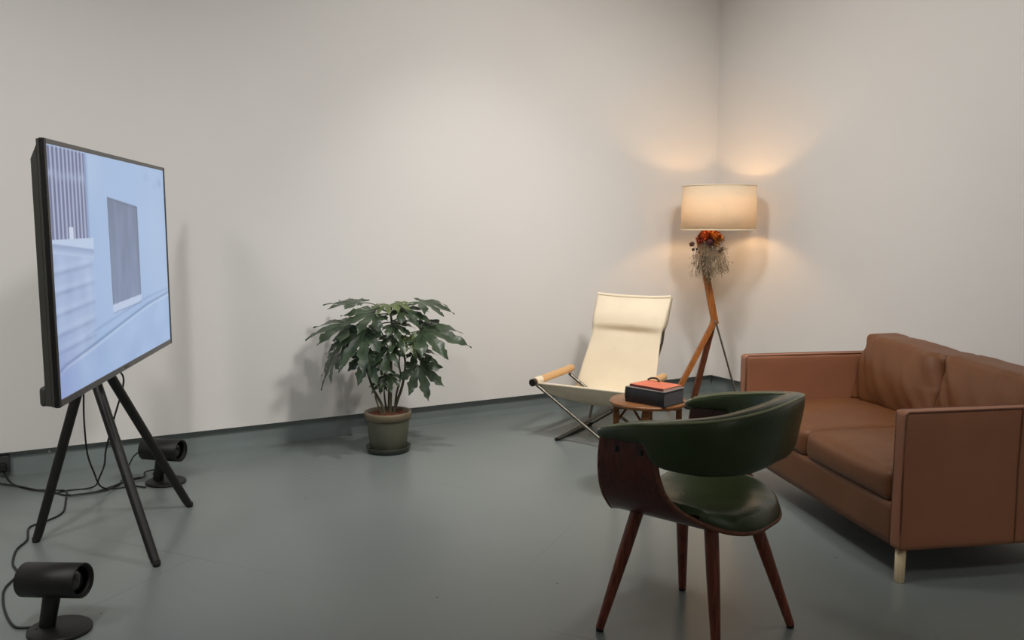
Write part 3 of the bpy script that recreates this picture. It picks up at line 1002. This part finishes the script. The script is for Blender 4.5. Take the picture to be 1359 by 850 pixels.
slab(0, L1 - 0.026, -0.0015, 0.0, 0.0005, 0.012, MO).build('spine', mat('dark_red_spine', rgb(120, 56, 46), 0.6, var=0.05), ob)
sg = MB()
sg.tube(catmull([MBK @ Vector((0.030, L2 - 0.03, BH + 0.0165)), MBK @ Vector((0.045, L2 - 0.02, BH + 0.024)), MBK @ Vector((0.075, L2 - 0.022, BH + 0.026)), MBK @ Vector((0.095, L2 - 0.03, BH + 0.0165))], 8), 0.0045, 8)
so_ = sg.build('hair_clip', M['black'])
so_.location = BC
tag(so_, 'small black curved clip lying at the rear of the coral book', 'clip')

# ---------------------------------------------------------------- floor lamp
LC = Vector((1.42, 5.95, 0))
lm = thing('floor_lamp', 'wooden zigzag tripod floor lamp with lit cream drum shade in the corner', 'lamp', LC)
ZB, ZT = 1.248, 1.546
p = MB()
p.lathe([(0.252, ZB), (0.250, (ZB + ZT) / 2), (0.246, ZT)], 72)
sh = p.build('lamp_shade', M['shade'], lm, solid=0.002)
for r_, z_ in ((0.252, ZB), (0.246, ZT)):
    p = MB()
    p.lathe([(r_ + 0.003, z_ - 0.004), (r_ + 0.003, z_ + 0.004), (r_ - 0.003, z_ + 0.004), (r_ - 0.003, z_ - 0.004)], 72, closed=True)
    p.build('shade_rim', M['canvas'], sh, fix=True)
sp_ = MB()
for k in range(3):
    a = 2 * pi * k / 3 + 0.4
    sp_.tube([(0.018 * cos(a), 0.018 * sin(a), ZB + 0.05), (0.248 * cos(a), 0.248 * sin(a), ZB + 0.012)], 0.002, 6)
sp_.build('spider', M['silver'], sh)
p = MB()
p.lathe([(0, ZB + 0.02), (0.017, ZB + 0.02), (0.02, ZB + 0.03), (0.02, ZB + 0.075), (0.014, ZB + 0.085), (0, ZB + 0.085)], 20)
p.build('lamp_socket', M['black'], lm)
p = MB()
p.lathe([(0.0, ZB + 0.084), (0.013, ZB + 0.086), (0.016, ZB + 0.10), (0.028, ZB + 0.125), (0.031, ZB + 0.145), (0.026, ZB + 0.165), (0.012, ZB + 0.178), (0, ZB + 0.18)], 24)
BULB_M = emit('bulb_glow', (1.0, 0.60, 0.27, 1), 95)
bulb_o = p.build('bulb', BULB_M, lm)


def bar(a, b, w, t, m, name, parent, up=Vector((0, -1, 0)), taper=1.0):
    a, b = Vector(a), Vector(b)
    z = (b - a).normalized()
    x = up.cross(z).normalized()
    y = z.cross(x)
    L = (b - a).length
    Mx = Matrix(((x.x, y.x, z.x, a.x), (x.y, y.y, z.y, a.y), (x.z, y.z, z.z, a.z), (0, 0, 0, 1)))
    vs = []
    for zz, k in ((0, 1.0), (L, taper)):
        vs += [(-w / 2 * k, -t / 2, zz), (w / 2 * k, -t / 2, zz), (w / 2 * k, t / 2, zz), (-w / 2 * k, t / 2, zz)]
    mb = MB().add(vs, [(0, 3, 2, 1), (4, 5, 6, 7), (0, 1, 5, 4), (1, 2, 6, 5), (2, 3, 7, 6), (3, 0, 4, 7)])
    me_o = mb.build(name, m, parent, bevel=0.003)
    me_o.data.transform(Matrix.Identity(4))
    me_o.data.transform(Mx)
    return me_o


knee = Vector((1.408, 5.93, 0.615)) - LC
ptop = Vector((1.285, 5.93, 1.20)) - LC
bar(Vector((1.075, 5.84, 0.0)) - LC, knee + Vector((0.004, 0, 0.012)), 0.034, 0.04, M['lampwood'], 'leg', lm)
bar(Vector((1.295, 6.06, 0.0)) - LC, knee + Vector((0.0, 0.03, 0.0)), 0.040, 0.03, M['lampwood2'], 'leg', lm)
bar(knee + Vector((0.004, 0, -0.02)), ptop, 0.046, 0.036, M['lampwood'], 'pole', lm)
MB().tube([Vector((1.575, 5.80, 0.002)) - LC, Vector((1.418, 5.945, 0.615)) - LC, Vector((1.318, 5.955, 1.04)) - LC], 0.0065, 10).build('rear_rod', M['chrome'], lm)
MB().tube(catmull([ptop + Vector((0, 0, -0.01)), Vector((-0.11, 0.0, 1.232)), Vector((-0.05, 0.0, 1.258)), Vector((0, 0, 1.275))], 6), 0.011, 12).build('neck', M['lampwood2'], lm)
MB().tube([knee + Vector((0.0, -0.03, 0.0)), knee + Vector((0.0, 0.06, 0.0))], 0.009, 12).build('knee_bolt', M['silver'], lm)
fs = thing('foot_switch', 'small dark floor switch with silver plate beside the floor lamp leg', 'switch', (1.262, 5.93, 0), radians(15))
p = MB()
p.lathe([(0, 0), (0.048, 0), (0.052, 0.004), (0.050, 0.018), (0.03, 0.026), (0, 0.026)], 28)
p.build('body', M['rubber'], fs, fix=True)
p = MB()
p.lathe([(0, 0.0262), (0.026, 0.0262), (0.024, 0.032), (0, 0.034)], 24)
p.build('button', M['silver'], fs, fix=True)
cable('lamp_cable', 'pale grey lamp cable on the floor at the lamp foot',
      [(1.302, 5.945, 0.008), (1.37, 5.97), (1.45, 6.02), (1.53, 6.0), (1.60, 5.86)], 0.004).data.materials[0] = M['silver']

# dried flowers tied upside down under the shade
BO = Vector((1.335, 5.855, 0))
bq = thing('dried_bouquet', 'bunch of dried orange flowers and pale sprigs tied under the lamp shade', 'flowers', BO)


def flower(c, r, colour, dark, squash=0.8, seed=0, name='flower_head'):
    rr = random.Random(seed)
    mb = MB()
    c = Vector(c)
    mb.sphere(c, r * 0.62, nu=12, nv=8)
    for i in range(54):
        z = rr.uniform(-1, 1)
        a = rr.uniform(0, 2 * pi)
        d = Vector((sqrt(1 - z * z) * cos(a), sqrt(1 - z * z) * sin(a), z))
        q = d.cross(Vector((0.3, 0.4, 0.8))).normalized()
        w = d.cross(q)
        L = r * rr.uniform(0.85, 1.15)
        b0 = c + d * r * 0.45
        tip = c + d * L + w * r * 0.12
        md = c + d * L * 0.78
        mb.add([b0, md + q * r * 0.17, tip, md - q * r * 0.17, md + d * 0.0 + w * r * 0.06], [(0, 1, 4), (1, 2, 4), (2, 3, 4), (3, 0, 4)], True)
    m = mat('dried_petals', rgb(*colour), 0.8, var=0.35, scale=60)
    return mb.build(name, m, bq)


flower((-0.03, -0.02, 1.205), 0.046, (176, 78, 34), 0, seed=1)
flower((0.03, -0.03, 1.212), 0.050, (196, 112, 40), 0, seed=2)
flower((0.045, 0.0, 1.165), 0.042, (198, 138, 62), 0, seed=3)
flower((-0.055, 0.0, 1.185), 0.036, (140, 52, 34), 0, seed=4)
flower((0.0, -0.05, 1.168), 0.030, (92, 50, 60), 0, seed=5)
flower((0.0, 0.0, 1.225), 0.042, (206, 118, 52), 0, seed=6)
flower((-0.115, -0.01, 1.152), 0.021, (84, 40, 28), 0, seed=7)
flower((0.075, -0.01, 1.19), 0.034, (200, 146, 84), 0, seed=8)
flower((-0.11, -0.03, 1.115), 0.012, (58, 30, 24), 0, seed=9)
flower((-0.085, -0.03, 1.118), 0.010, (58, 30, 24), 0, seed=10)
flower((0.085, -0.03, 1.12), 0.014, (92, 66, 44), 0, seed=11)
flower((0.07, -0.04, 1.105), 0.012, (84, 56, 40), 0, seed=12)
sb, sd = MB(), MB()
for i in range(150):
    a = RND.uniform(0, 2 * pi)
    rad = RND.uniform(0.02, 0.14)
    top = Vector((0.02 * cos(a), 0.02 * sin(a), RND.uniform(1.12, 1.19)))
    end = Vector((rad * cos(a) + 0.012, rad * 0.7 * sin(a), RND.uniform(0.93, 1.12) - 0.0 + 0.03 * (rad < 0.06) - 0.05 * (rad < 0.05)))
    mid = top.lerp(end, 0.55) + Vector((0.2 * rad * cos(a), 0.2 * rad * sin(a), 0.01))
    sb.tube([top, mid, end], 0.0011, 4, cap=False)
    for k in range(4):
        e = end + Vector((RND.gauss(0, 0.012), RND.gauss(0, 0.012), RND.gauss(0, 0.013)))
        sb.tube([mid.lerp(end, 0.6), e], 0.0008, 3, cap=False)
        sd.sphere(e, RND.uniform(0.0026, 0.0048), nu=6, nv=4)
sb.build('sprig_stems', mat('dried_sprig', rgb(140, 122, 98), 0.9, var=0.2), bq)
fl_ = sd.build('sprig_buds', mat('dried_buds', rgb(168, 150, 128), 0.9, var=0.3, scale=90), bq)
fl_['kind'] = 'stuff'
sm_ = MB()
for i in range(14):
    a = RND.uniform(0, 2 * pi)
    r0 = RND.uniform(0, 0.016)
    sm_.tube([(0.03 * cos(a), 0.03 * sin(a), 1.15), (r0 * cos(a), r0 * sin(a), 1.02), (0.012 + r0 * 1.5 * cos(a), r0 * 1.5 * sin(a) - 0.0, RND.uniform(0.86, 0.92))], 0.0022, 5)
sm_.build('flower_stems', mat('dried_stems', rgb(122, 100, 62), 0.85, var=0.3), bq)
p = MB()
for k in range(4):
    p.lathe([(0.021, 1.012 + k * 0.006), (0.024, 1.015 + k * 0.006), (0.021, 1.018 + k * 0.006)], 20, Matrix.Translation((0.0, 0.022, 0)) @ Matrix.Scale(2.0, 4, (0, 1, 0)))
p.build('string_tie', M['rim'], bq)

# ---------------------------------------------------------------- green armchair
AO = Vector((0.584, 2.641, 0))
AF = Vector((-0.766, 0.643, 0))
ac = thing('armchair', 'green leather armchair with bent dark wood shell seen from behind', 'armchair', AO, atan2(AF.y, AF.x))
# local x forward, y to the chair's own right arm side nearest the camera, z up
for (tx, ty, bx_, by_) in ((0.135, 0.13, 0.22, 0.217), (-0.122, 0.135, -0.158, 0.150), (-0.135, -0.105, -0.244, -0.205), (0.12, -0.13, 0.168, -0.235)):
    a, b = Vector((tx, ty, 0.395)), Vector((bx_, by_, 0.0))
    d = (b - a).normalized()
    foot = b - d * 0.016
    foot.z = 0.011
    lg = MB().tube([a, a.lerp(foot, 0.35), foot], [0.0215, 0.0205, 0.0135], 20).build('leg', M['legwood'], ac)
    MB().lathe([(0, 0), (0.011, 0), (0.0125, 0.003), (0.0125, 0.013), (0, 0.013)], 16, Matrix.Translation((foot.x, foot.y, 0))).build('rubber_foot', M['rubber'], lg)

SEC = [(0.0, 0.386), (0.06, 0.387), (0.12, 0.393), (0.165, 0.405), (0.205, 0.428), (0.238, 0.462), (0.262, 0.505), (0.276, 0.555), (0.282, 0.605), (0.284, 0.672)]
acc = [0.0]
for (a, b) in zip(SEC, SEC[1:]):
    acc.append(acc[-1] + sqrt((a[0] - b[0]) ** 2 + (a[1] - b[1]) ** 2))
SLEN = acc[-1]


def sec(s):
    sg_ = 1 if s >= 0 else -1
    q = abs(s) * SLEN
    def f(q_):
        q_ = max(0, min(SLEN, q_))
        for i in range(len(SEC) - 1):
            if q_ <= acc[i + 1] + 1e-9:
                t = (q_ - acc[i]) / (acc[i + 1] - acc[i])
                return Vector((lerp(SEC[i][0], SEC[i + 1][0], t), lerp(SEC[i][1], SEC[i + 1][1], t)))
        return Vector(SEC[-1])
    v = (f(q - 0.015) + f(q) * 2 + f(q + 0.015)) / 4 if 0.02 < q < SLEN - 0.02 else f(q)
    return v.x * sg_, v.y


def x_rear(s):
    s = abs(s)
    return interp([(0, -0.245), (0.12, -0.243), (0.22, -0.232), (0.32, -0.205), (0.40, -0.165), (0.48, -0.110), (0.56, -0.062), (0.66, -0.034), (0.8, -0.018), (1, -0.012)], s)


def x_front(s):
    s = abs(s)
    return interp([(0, 0.235), (0.2, 0.228), (0.36, 0.208), (0.446, 0.192), (0.546, 0.188), (0.65, 0.186), (0.86, 0.178), (1, 0.168)], s)


def xr(s):
    return (x_rear(s - 0.03) + x_rear(s) + x_rear(s + 0.03)) / 3 if abs(s) < 0.96 else x_rear(s)


def xf(s):
    return (x_front(s - 0.03) + x_front(s) + x_front(s + 0.03)) / 3 if abs(s) < 0.96 else x_front(s)


def shell(u, v):
    s = v * 2 - 1
    y, z = sec(s)
    x = lerp(xr(s), xf(s), u)
    z += 0.012 * smoothstep(0.16, 0.27, x) * (1 - abs(s)) * -1 + 0.014 * smoothstep(-0.1, -0.25, x) * (1 - min(1, abs(s) * 1.6))
    return Vector((x, y, z))


MB().grid(shell, 26, 84).build('bent_shell', M['rosewood'], ac, solid=0.012)
eg = MB()
for uu in (0.0, 1.0):
    eg.tube([shell(uu, k / 84) for k in range(85)], 0.0078, 8)
eg.build('shell_edge', M['plyedge'], ac)
for (bxx, bzz) in ((0.115, 0.63), (0.03, 0.632)):
    for sy in (1, -1):
        MB().lathe([(0, 0), (0.009, 0), (0.008, 0.003), (0.003, 0.0045), (0, 0.0045)], 14, Matrix.Translation((bxx, sy * 0.2885, bzz)) @ Matrix.Rotation(-sy * pi / 2, 4, 'X')).build('bolt', M['black'], ac)


def pad(u, v):
    """closed cushion lying in the shell; u around the section, v from rear to front"""
    return None


pd = MB()
NU, NV = 40, 40


def pad_top(u, v):
    s = lerp(-0.47, 0.47, v)
    y, z = sec(s)
    x0, x1 = xr(s) - 0.004, xf(s) - 0.004
    x = lerp(x0, x1, u)
    e = (1 - abs(2 * u - 1) ** 6) * (1 - abs(2 * v - 1) ** 8)
    th = 0.012 + 0.046 * max(0, e) ** 0.45
    dish = 0.020 * exp(-((x - 0.02) / 0.14) ** 2) * exp(-(y / 0.13) ** 2)
    zz = shell(u, (s + 1) / 2).z + 0.006 + th - dish
    return Vector((x, y * 0.985, zz + 0.003 * noise.noise(Vector((x * 9, y * 9, 0)))))


pd.grid(pad_top, NU, NV)
pd.grid(lambda u, v: (lambda s, p_: Vector((p_.x, p_.y * 0.985, shell(u, (s + 1) / 2).z + 0.0065)))(lerp(-0.47, 0.47, v), pad_top(u, v)), NU, NV)
for uu in (0.0, 1.0):
    pd.grid(lambda a, b: (lambda s: Vector((lerp(xr(s), xf(s), uu), sec(s)[0] * 0.985, 0)) and pad_top(uu, a) - Vector((0, 0, b * 0.0115)))(0), NV, 2)
pd.build('seat_pad', M['green'], ac, fix=True)

# wrap-around back band
PL = [(0.188, 0.262), (0.15, 0.272), (0.08, 0.279), (0.0, 0.279), (-0.09, 0.266), (-0.162, 0.235), (-0.215, 0.18), (-0.246, 0.10), (-0.256, 0.0)]
PLAN = PL + [(x, -y) for (x, y) in PL[-2::-1]]
PC = catmull([Vector((x, y, 0)) for x, y in PLAN], 8)
clen = [0]
for a, b in zip(PC, PC[1:]):
    clen.append(clen[-1] + (b - a).length)


def band_at(u):
    q = u * clen[-1]
    for i in range(len(PC) - 1):
        if q <= clen[i + 1] + 1e-9:
            t = (q - clen[i]) / (clen[i + 1] - clen[i])
            return PC[i].lerp(PC[i + 1], t), (PC[i + 1] - PC[i]).normalized()
    return PC[-1], (PC[-1] - PC[-2]).normalized()


HT = [(0, 0.679), (0.05, 0.698), (0.1, 0.715), (0.19, 0.737), (0.28, 0.757), (0.36, 0.775), (0.44, 0.787), (0.5, 0.789)]
HB = [(0, 0.655), (0.06, 0.659), (0.140, 0.660), (0.155, 0.612), (0.18, 0.596), (0.27, 0.584), (0.4, 0.583), (0.5, 0.592)]


def bsec(u):
    k = min(u, 1 - u)
    top = (interp(HT, k - 0.015) + interp(HT, k) + interp(HT, k + 0.015)) / 3
    bot = (interp(HB, k - 0.005) + interp(HB, k) + interp(HB, k + 0.005)) / 3
    return top, bot


def band(u, v, inset=0.0):
    P, t = band_at(u)
    nr = Vector((t.y, -t.x, 0))
    if nr.dot(Vector((P.x - 0.05, P.y, 0))) < 0:
        nr = -nr
    top, bot = bsec(u)
    e = min(1.0, min(u, 1 - u) / 0.025)
    e = sqrt(max(0.0, 1 - (1 - e) ** 2))
    hz, hr = (top - bot) / 2, (0.030 + 0.006 * smoothstep(0.2, 0.4, min(u, 1 - u)))
    a = 2 * pi * v
    ca, sa = cos(a), sin(a)
    # super-ellipse section
    pw = 0.55
    x = math.copysign(abs(ca) ** pw, ca) * hr
    z = math.copysign(abs(sa) ** pw, sa) * hz
    lean = 0.19 * z * smoothstep(0.1, 0.35, min(u, 1 - u))
    x *= lerp(0.35, 1, e)
    z *= lerp(0.45, 1, e)
    bul = 0.003 * noise.noise(Vector((P.x * 8, P.y * 8, z * 10)))
    P2 = P + t * ((e - 1) * 0.0)
    return P2 + nr * (x + lean + bul) + Vector((0, 0, (top + bot) / 2 + z))


bm_ = MB()
bm_.grid(band, 150, 28, closed_v=True)
bm_.add([band(0, j / 28) for j in range(28)], [tuple(range(28))], True)
bm_.add([band(1, j / 28) for j in range(28)], [tuple(range(27, -1, -1))], True)
bd = bm_.build('back_band', M['green'], ac, fix=True)
pp = MB()
for vv in (0.17, 0.33):
    pp.tube([band(0.02 + 0.96 * k / 90, vv) for k in range(91)], 0.004, 8)
pp.build('piping', M['piping'], bd)

# ---------------------------------------------------------------- sofa
SO = Vector((1.386, 2.964, 0))
SP = Vector((0.987, 0.163, 0))
sf = thing('sofa', 'two-seat brown leather sofa with thin square arms and pale wooden legs', 'sofa', SO, atan2(SP.y, SP.x))
# local x towards the back, y along the seat away from the camera, z up
LEN, DP, AT, AH, BZ = 1.37, 0.92, 0.062, 0.634, 0.125


def leather_noise(p, amt, s=7, seed=0):
    return amt * noise.noise(Vector((p.x * s, p.y * s, p.z * s + seed)))


def panel(name, x0, x1, y0, y1, z0, z1, m, seed=0, rad=0.007, seams=()):
    def fn(p_, n_, s_):
        d = leather_noise(p_, 0.004, 5, seed)
        return p_ + n_ * 0 + Vector((0, d if (y1 - y0) < 0.1 else 0, 0)) + Vector((d if (x1 - x0) < 0.2 else 0, 0, 0))
    nn = tuple(max(4, min(26, int((q) / 0.035))) for q in (x1 - x0, y1 - y0, z1 - z0))
    o = MB().rbox(x0, x1, y0, y1, z0, z1, nn, rad, fn).build(name, m, sf)
    return o


for (y0, y1, sd) in ((0.0, AT, 1), (LEN - AT, LEN, 2)):
    arm = panel('arm', 0.0, DP, y0, y1, BZ, AH, M['leather_lit'], sd)
    e = MB()
    yo = y0 if sd == 1 else y1
    for yy in (y0 + 0.004, y1 - 0.004):
        e.tube([(0.006, yy, BZ + 0.006), (0.003, yy, BZ + 0.25), (0.004, yy, AH - 0.01), (0.014, yy, AH - 0.003), (0.45, yy, AH - 0.002), (DP - 0.01, yy, AH - 0.003)], 0.0042, 8)
    yy = y0 - 0.0004 if sd == 1 else y1 + 0.0004
    e.tube([(0.462, yy, AH - 0.006), (0.458, yy, 0.40), (0.462, yy, BZ + 0.006)], 0.0035, 8)
    e.build('seam', M['seam'], arm)
panel('front_rail', 0.002, 0.07, AT - 0.002, LEN - AT + 0.002, BZ, 0.287, M['leather'], 5)
panel('back_frame', DP - 0.09, DP, AT, LEN - AT, BZ, 0.63, M['leather'], 6)
MB().box(0.06, DP - 0.06, AT, LEN - AT, BZ + 0.02, 0.27).build('seat_base', M['seam'], sf)
HALF = (LEN - 2 * AT) / 2


def cushion(name, x0, x1, y0, y1, z0, z1, seed, crown, wr, rad=0.045, lean=0.0):
    def fn(p_, n_, s_):
        q = p_.copy()
        e = (1 - abs(s_.x) ** 2.5) * (1 - abs(s_.y) ** 2.5)
        ez = (1 - abs(s_.z) ** 2) * (1 - abs(s_.y) ** 2.5)
        w1 = noise.noise(Vector((q.x * 5 + seed, q.y * 5, q.z * 5)))
        w2 = noise.noise(Vector((q.x * 3 + q.z * 4 + seed, q.y * 26 + q.x * 9, seed)))
        if lean == 0:
            if s_.z > 0:
                q.z += crown * e + wr * 0.6 * w1 + wr * 0.55 * w2 * (1 - abs(s_.y)) ** 0.3
            q.x -= 0.012 * ez * (1 if s_.x < -0.5 else 0)
        else:
            q.x += -crown * ez * (1 if s_.x < 0 else -0.5)
            q.x += -wr * w1 * 0.8 - wr * 1.1 * noise.noise(Vector((q.y * 16 - q.z * 11 + seed, q.z * 4 + q.y * 3, seed * 2.0))) * (0.35 + 0.65 * abs(s_.y))
            q.z += (0.008 * (1 - abs(s_.y) ** 3) + wr * 0.35 * w1 + 0.012 * s_.y) * (1 if s_.z > 0 else 0.2) + 0.012 * (abs(s_.y) ** 6) * (1 if s_.z > 0.6 else 0)
            q.x += (s_.z * 0.5 + 0.5) * lean
        return q
    n_ = (22, 30, 12) if lean == 0 else (10, 34, 26)
    return MB().rbox(x0, x1, y0, y1, z0, z1, n_, rad, fn).build(name, M['leather'], sf)


cushion('seat_cushion', -0.008, 0.66, AT + 0.004, AT + HALF - 0.002, 0.28, 0.405, 3, 0.022, 0.008, 0.035)
cushion('seat_cushion', -0.006, 0.66, AT + HALF + 0.002, LEN - AT - 0.004, 0.28, 0.405, 11, 0.022, 0.008, 0.035)
cushion('back_cushion', 0.575, 0.76, AT + 0.004, AT + HALF - 0.004, 0.40, 0.700, 21, 0.05, 0.022, 0.028, 0.075)
cushion('back_cushion', 0.575, 0.76, AT + HALF + 0.004, LEN - AT - 0.004, 0.40, 0.714, 37, 0.05, 0.022, 0.022, 0.075)
for (x, y) in ((0.028, 0.030), (0.028, LEN - 0.03), (DP - 0.04, 0.03), (DP - 0.04, LEN - 0.03)):
    MB().lathe([(0, 0), (0.0165, 0), (0.018, 0.002), (0.0185, BZ + 0.004), (0, BZ + 0.004)], 20, Matrix.Translation((x, y, 0))).build('leg', M['palewood'], sf, fix=True)


# ---------------------------------------------------------------- light
def spot(loc, target, power, angle, blend=0.9, radius=0.05, col=(1.0, 0.93, 0.84)):
    d = bpy.data.lights.new('track_and_fill_spot', 'SPOT')
    d.energy = power
    d.spot_size = radians(angle)
    d.spot_blend = blend
    d.shadow_soft_size = radius
    d.color = col
    o = bpy.data.objects.new('track_and_fill_spot', d)
    COL.objects.link(o)
    o.location = loc
    v = Vector(target) - Vector(loc)
    o.rotation_euler = v.to_track_quat('-Z', 'Y').to_euler()
    return o


WARM = (1.0, 0.965, 0.925)
HL = 3.6
COOL = (1.0, 0.985, 0.96)
spot(room(-2.0, 3.2, HL), room(-2.1, 0.0, 0.45), 268, 98, 1.0, 0.25, WARM)
spot(room(-2.4, 1.6, HL), room(-1.9, 0.5, 0.0), 145, 72, 1.0, 0.06, WARM)
spot(room(-1.0, 3.2, HL), room(-1.0, 0.0, 0.9), 40, 80, 1.0, 0.25, WARM)
spot(room(-4.7, 3.2, HL), room(-4.4, 0.0, 0.35), 62, 104, 1.0, 0.10, COOL)
spot(room(-6.6, 3.4, HL), room(-6.6, 0.0, 0.5), 290, 104, 1.0, 0.40, COOL)
spot(room(-5.2, 4.2, HL), room(-5.2, 0.0, 0.2), 140, 72, 1.0, 0.15, COOL)
spot(room(-4.3, 2.8, HL), room(-4.3, 2.8, 0.0), 24, 90, 1.0, 0.10, COOL)
spot(room(-3.2, 1.9, HL), room(0.0, 1.9, 1.1), 195, 92, 1.0, 0.25, WARM)
spot(room(-3.4, 3.2, HL), room(0.0, 3.2, 0.3), 50, 70, 1.0, 0.12, WARM)
spot(room(-3.6, 5.4, HL), room(0.0, 4.4, 0.9), 135, 92, 1.0, 0.25, WARM)  # fill spot, added to brighten the sofa's near end panel
spot(room(-4.5, 7.6, HL), room(-4.0, 9.5, 1.0), 330, 110, 1.0, 0.20, COOL)  # unseen fill, added to bounce off the rear wall onto camera-side faces
wd = bpy.data.worlds.new('dim_world')
SC.world = wd
wd.use_nodes = True
wd.node_tree.nodes['Background'].inputs[0].default_value = (0.6, 0.62, 0.65, 1)
wd.node_tree.nodes['Background'].inputs[1].default_value = 0.0

# ---------------------------------------------------------------- camera
cd = bpy.data.cameras.new('camera')
cd.sensor_fit = 'HORIZONTAL'
cd.sensor_width = 36.0
cd.lens = 1140.0 / 1359.0 * 36.0
cam = bpy.data.objects.new('camera', cd)
COL.objects.link(cam)
cam.location = (0, 0, 1.3)
cam.rotation_euler = (pi / 2 - math.atan(130.0 / 1140.0), 0, 0)
SC.camera = cam
SC.view_settings.view_transform = 'Standard'
SC.view_settings.look = 'None'
SC.view_settings.exposure = 0.0
SC.view_settings.gamma = 1.0
SC.view_settings.use_curve_mapping = False
SC.cycles.max_bounces = 8
SC.cycles.diffuse_bounces = 5
SC.cycles.use_denoising = True
